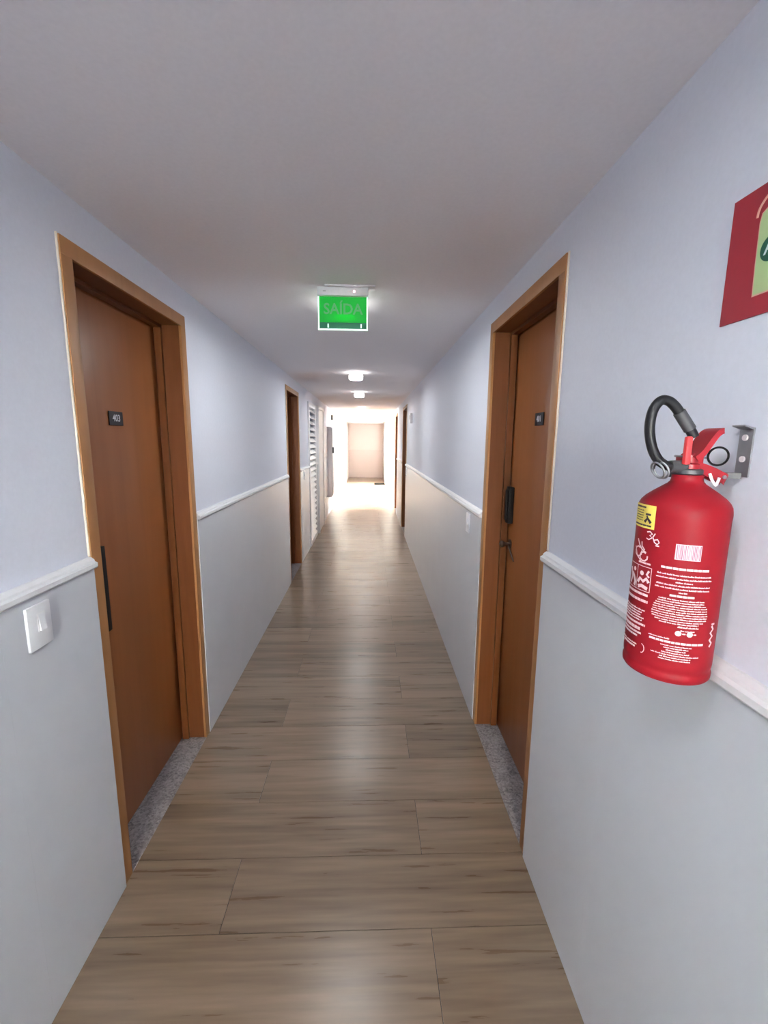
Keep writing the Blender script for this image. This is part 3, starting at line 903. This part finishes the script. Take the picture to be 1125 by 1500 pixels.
tube(bm, [P(0.053, -0.0135, 1.546), P(0.053, 0.0135, 1.546)], 0.0032, 14)
link('rivet', bm, M_STEEL, fe, smooth=True)
bm = bmesh.new()
tube(bm, [P(-0.030, -0.006, 1.5795), P(0.026, -0.006, 1.5765)], 0.0016, 8)
link('safety_pin', bm, M_STEEL, fe, smooth=True)
bm = bmesh.new()
cc = Vector(P(0.0415, -0.008, 1.5795))
tube(bm, [cc + Vector((0.0205 * math.cos(2 * PI * i / 32), 0.004 * math.cos(2 * PI * i / 32), 0.0145 * math.sin(2 * PI * i / 32))) for i in range(32)], 0.0017, 8, closed=True)
link('pin_ring', bm, M_BLACK, fe, smooth=True)
bm = bmesh.new()
box(bm, AX - .022, AX - .012, AY - .020, AY - .0115, 1.566, 1.611, bevel=0.003)
link('nozzle_clip', bm, M_LRED, fe, smooth=True)
# hose: out of the valve towards the corridor, round and back down behind the clip
hp = [(-0.014, 1.5625), (-0.030, 1.562), (-0.044, 1.566), (-0.056, 1.577), (-0.066, 1.597), (-0.0715, 1.625), (-0.069, 1.651), (-0.059, 1.6665), (-0.047, 1.6675), (-0.034, 1.658), (-0.020, 1.640), (-0.007, 1.622), (0.000, 1.610)]
path = smooth_path([P(x, -0.004 + 0.006 * math.sin(i / 12 * PI), z) for i, (x, z) in enumerate(hp)], 6)
bm = bmesh.new()
tube(bm, path, 0.0077, 16)
ho = link('hose', bm, M_RUBBER, fe, smooth=True)
bm = bmesh.new()
tube(bm, path[-16:-6], 0.0092, 16)
link('hose_nozzle', bm, M_DARKGREY, ho, smooth=True)
bm = bmesh.new()
tube(bm, [P(-0.010, -0.003, 1.5625), P(-0.034, -0.003, 1.5622)], [0.0105, 0.0098], 16)
link('hose_coupling', bm, M_DARKGREY, ho, smooth=True)
bm = bmesh.new()
torus(bm, P(-0.048, -0.004, 1.556), (1, 0.25, 0.35), 0.0135, 0.0017)
torus(bm, P(-0.054, -0.004, 1.556), (1, 0.1, 0.45), 0.0135, 0.0017)
link('seal_ring', bm, M_STEEL, fe, smooth=True)
bm = bmesh.new()
tube(bm, smooth_path([P(0.026, -0.014, 1.552), P(0.030, -0.016, 1.541), P(0.036, -0.017, 1.533), P(0.040, -0.015, 1.537), P(0.043, -0.014, 1.545)], 4), 0.0022, 8)
link('seal_tag', bm, M_WHITEPL, fe, smooth=True)

# wall bracket: its own thing, the extinguisher hangs on it
XW = X(1, 0.0068)
br = root('extinguisher_bracket', (XW, 0.70, 1.555), 'galvanised steel wall bracket behind the red extinguisher', 'bracket')
boxo('mount_plate', M_STEEL, br, XW - 0.003, XW, 0.690, 0.717, 1.546, 1.626, bevel=0.001)
for zz in (1.575, 1.610):
    bm = bmesh.new(); tube(bm, [(XW - 0.003, 0.7035, zz), (XW - 0.0055, 0.7035, zz)], 0.005, 14)
    link('screw', bm, M_GREYBOX, br, smooth=True)
bm = bmesh.new()
prism(bm, [(XW - 0.003, 1.626), (XW - 0.003, 1.623), (XW - 0.018, 1.628), (XW - 0.018, 1.630)], 'y', 0.691, 0.716)
link('top_lip', bm, M_STEEL, br)
bm = bmesh.new()
prism(bm, [(XW - 0.003, 0.702), (XW - 0.003, 0.716), (XW - 0.030, 0.7275), (XW - 0.075, 0.7335), (XW - 0.104, 0.7335), (XW - 0.104, 0.7305), (XW - 0.075, 0.7285), (XW - 0.036, 0.719)], 'z', 1.5425, 1.5520)
link('support_arm', bm, M_DARKGREY, br)
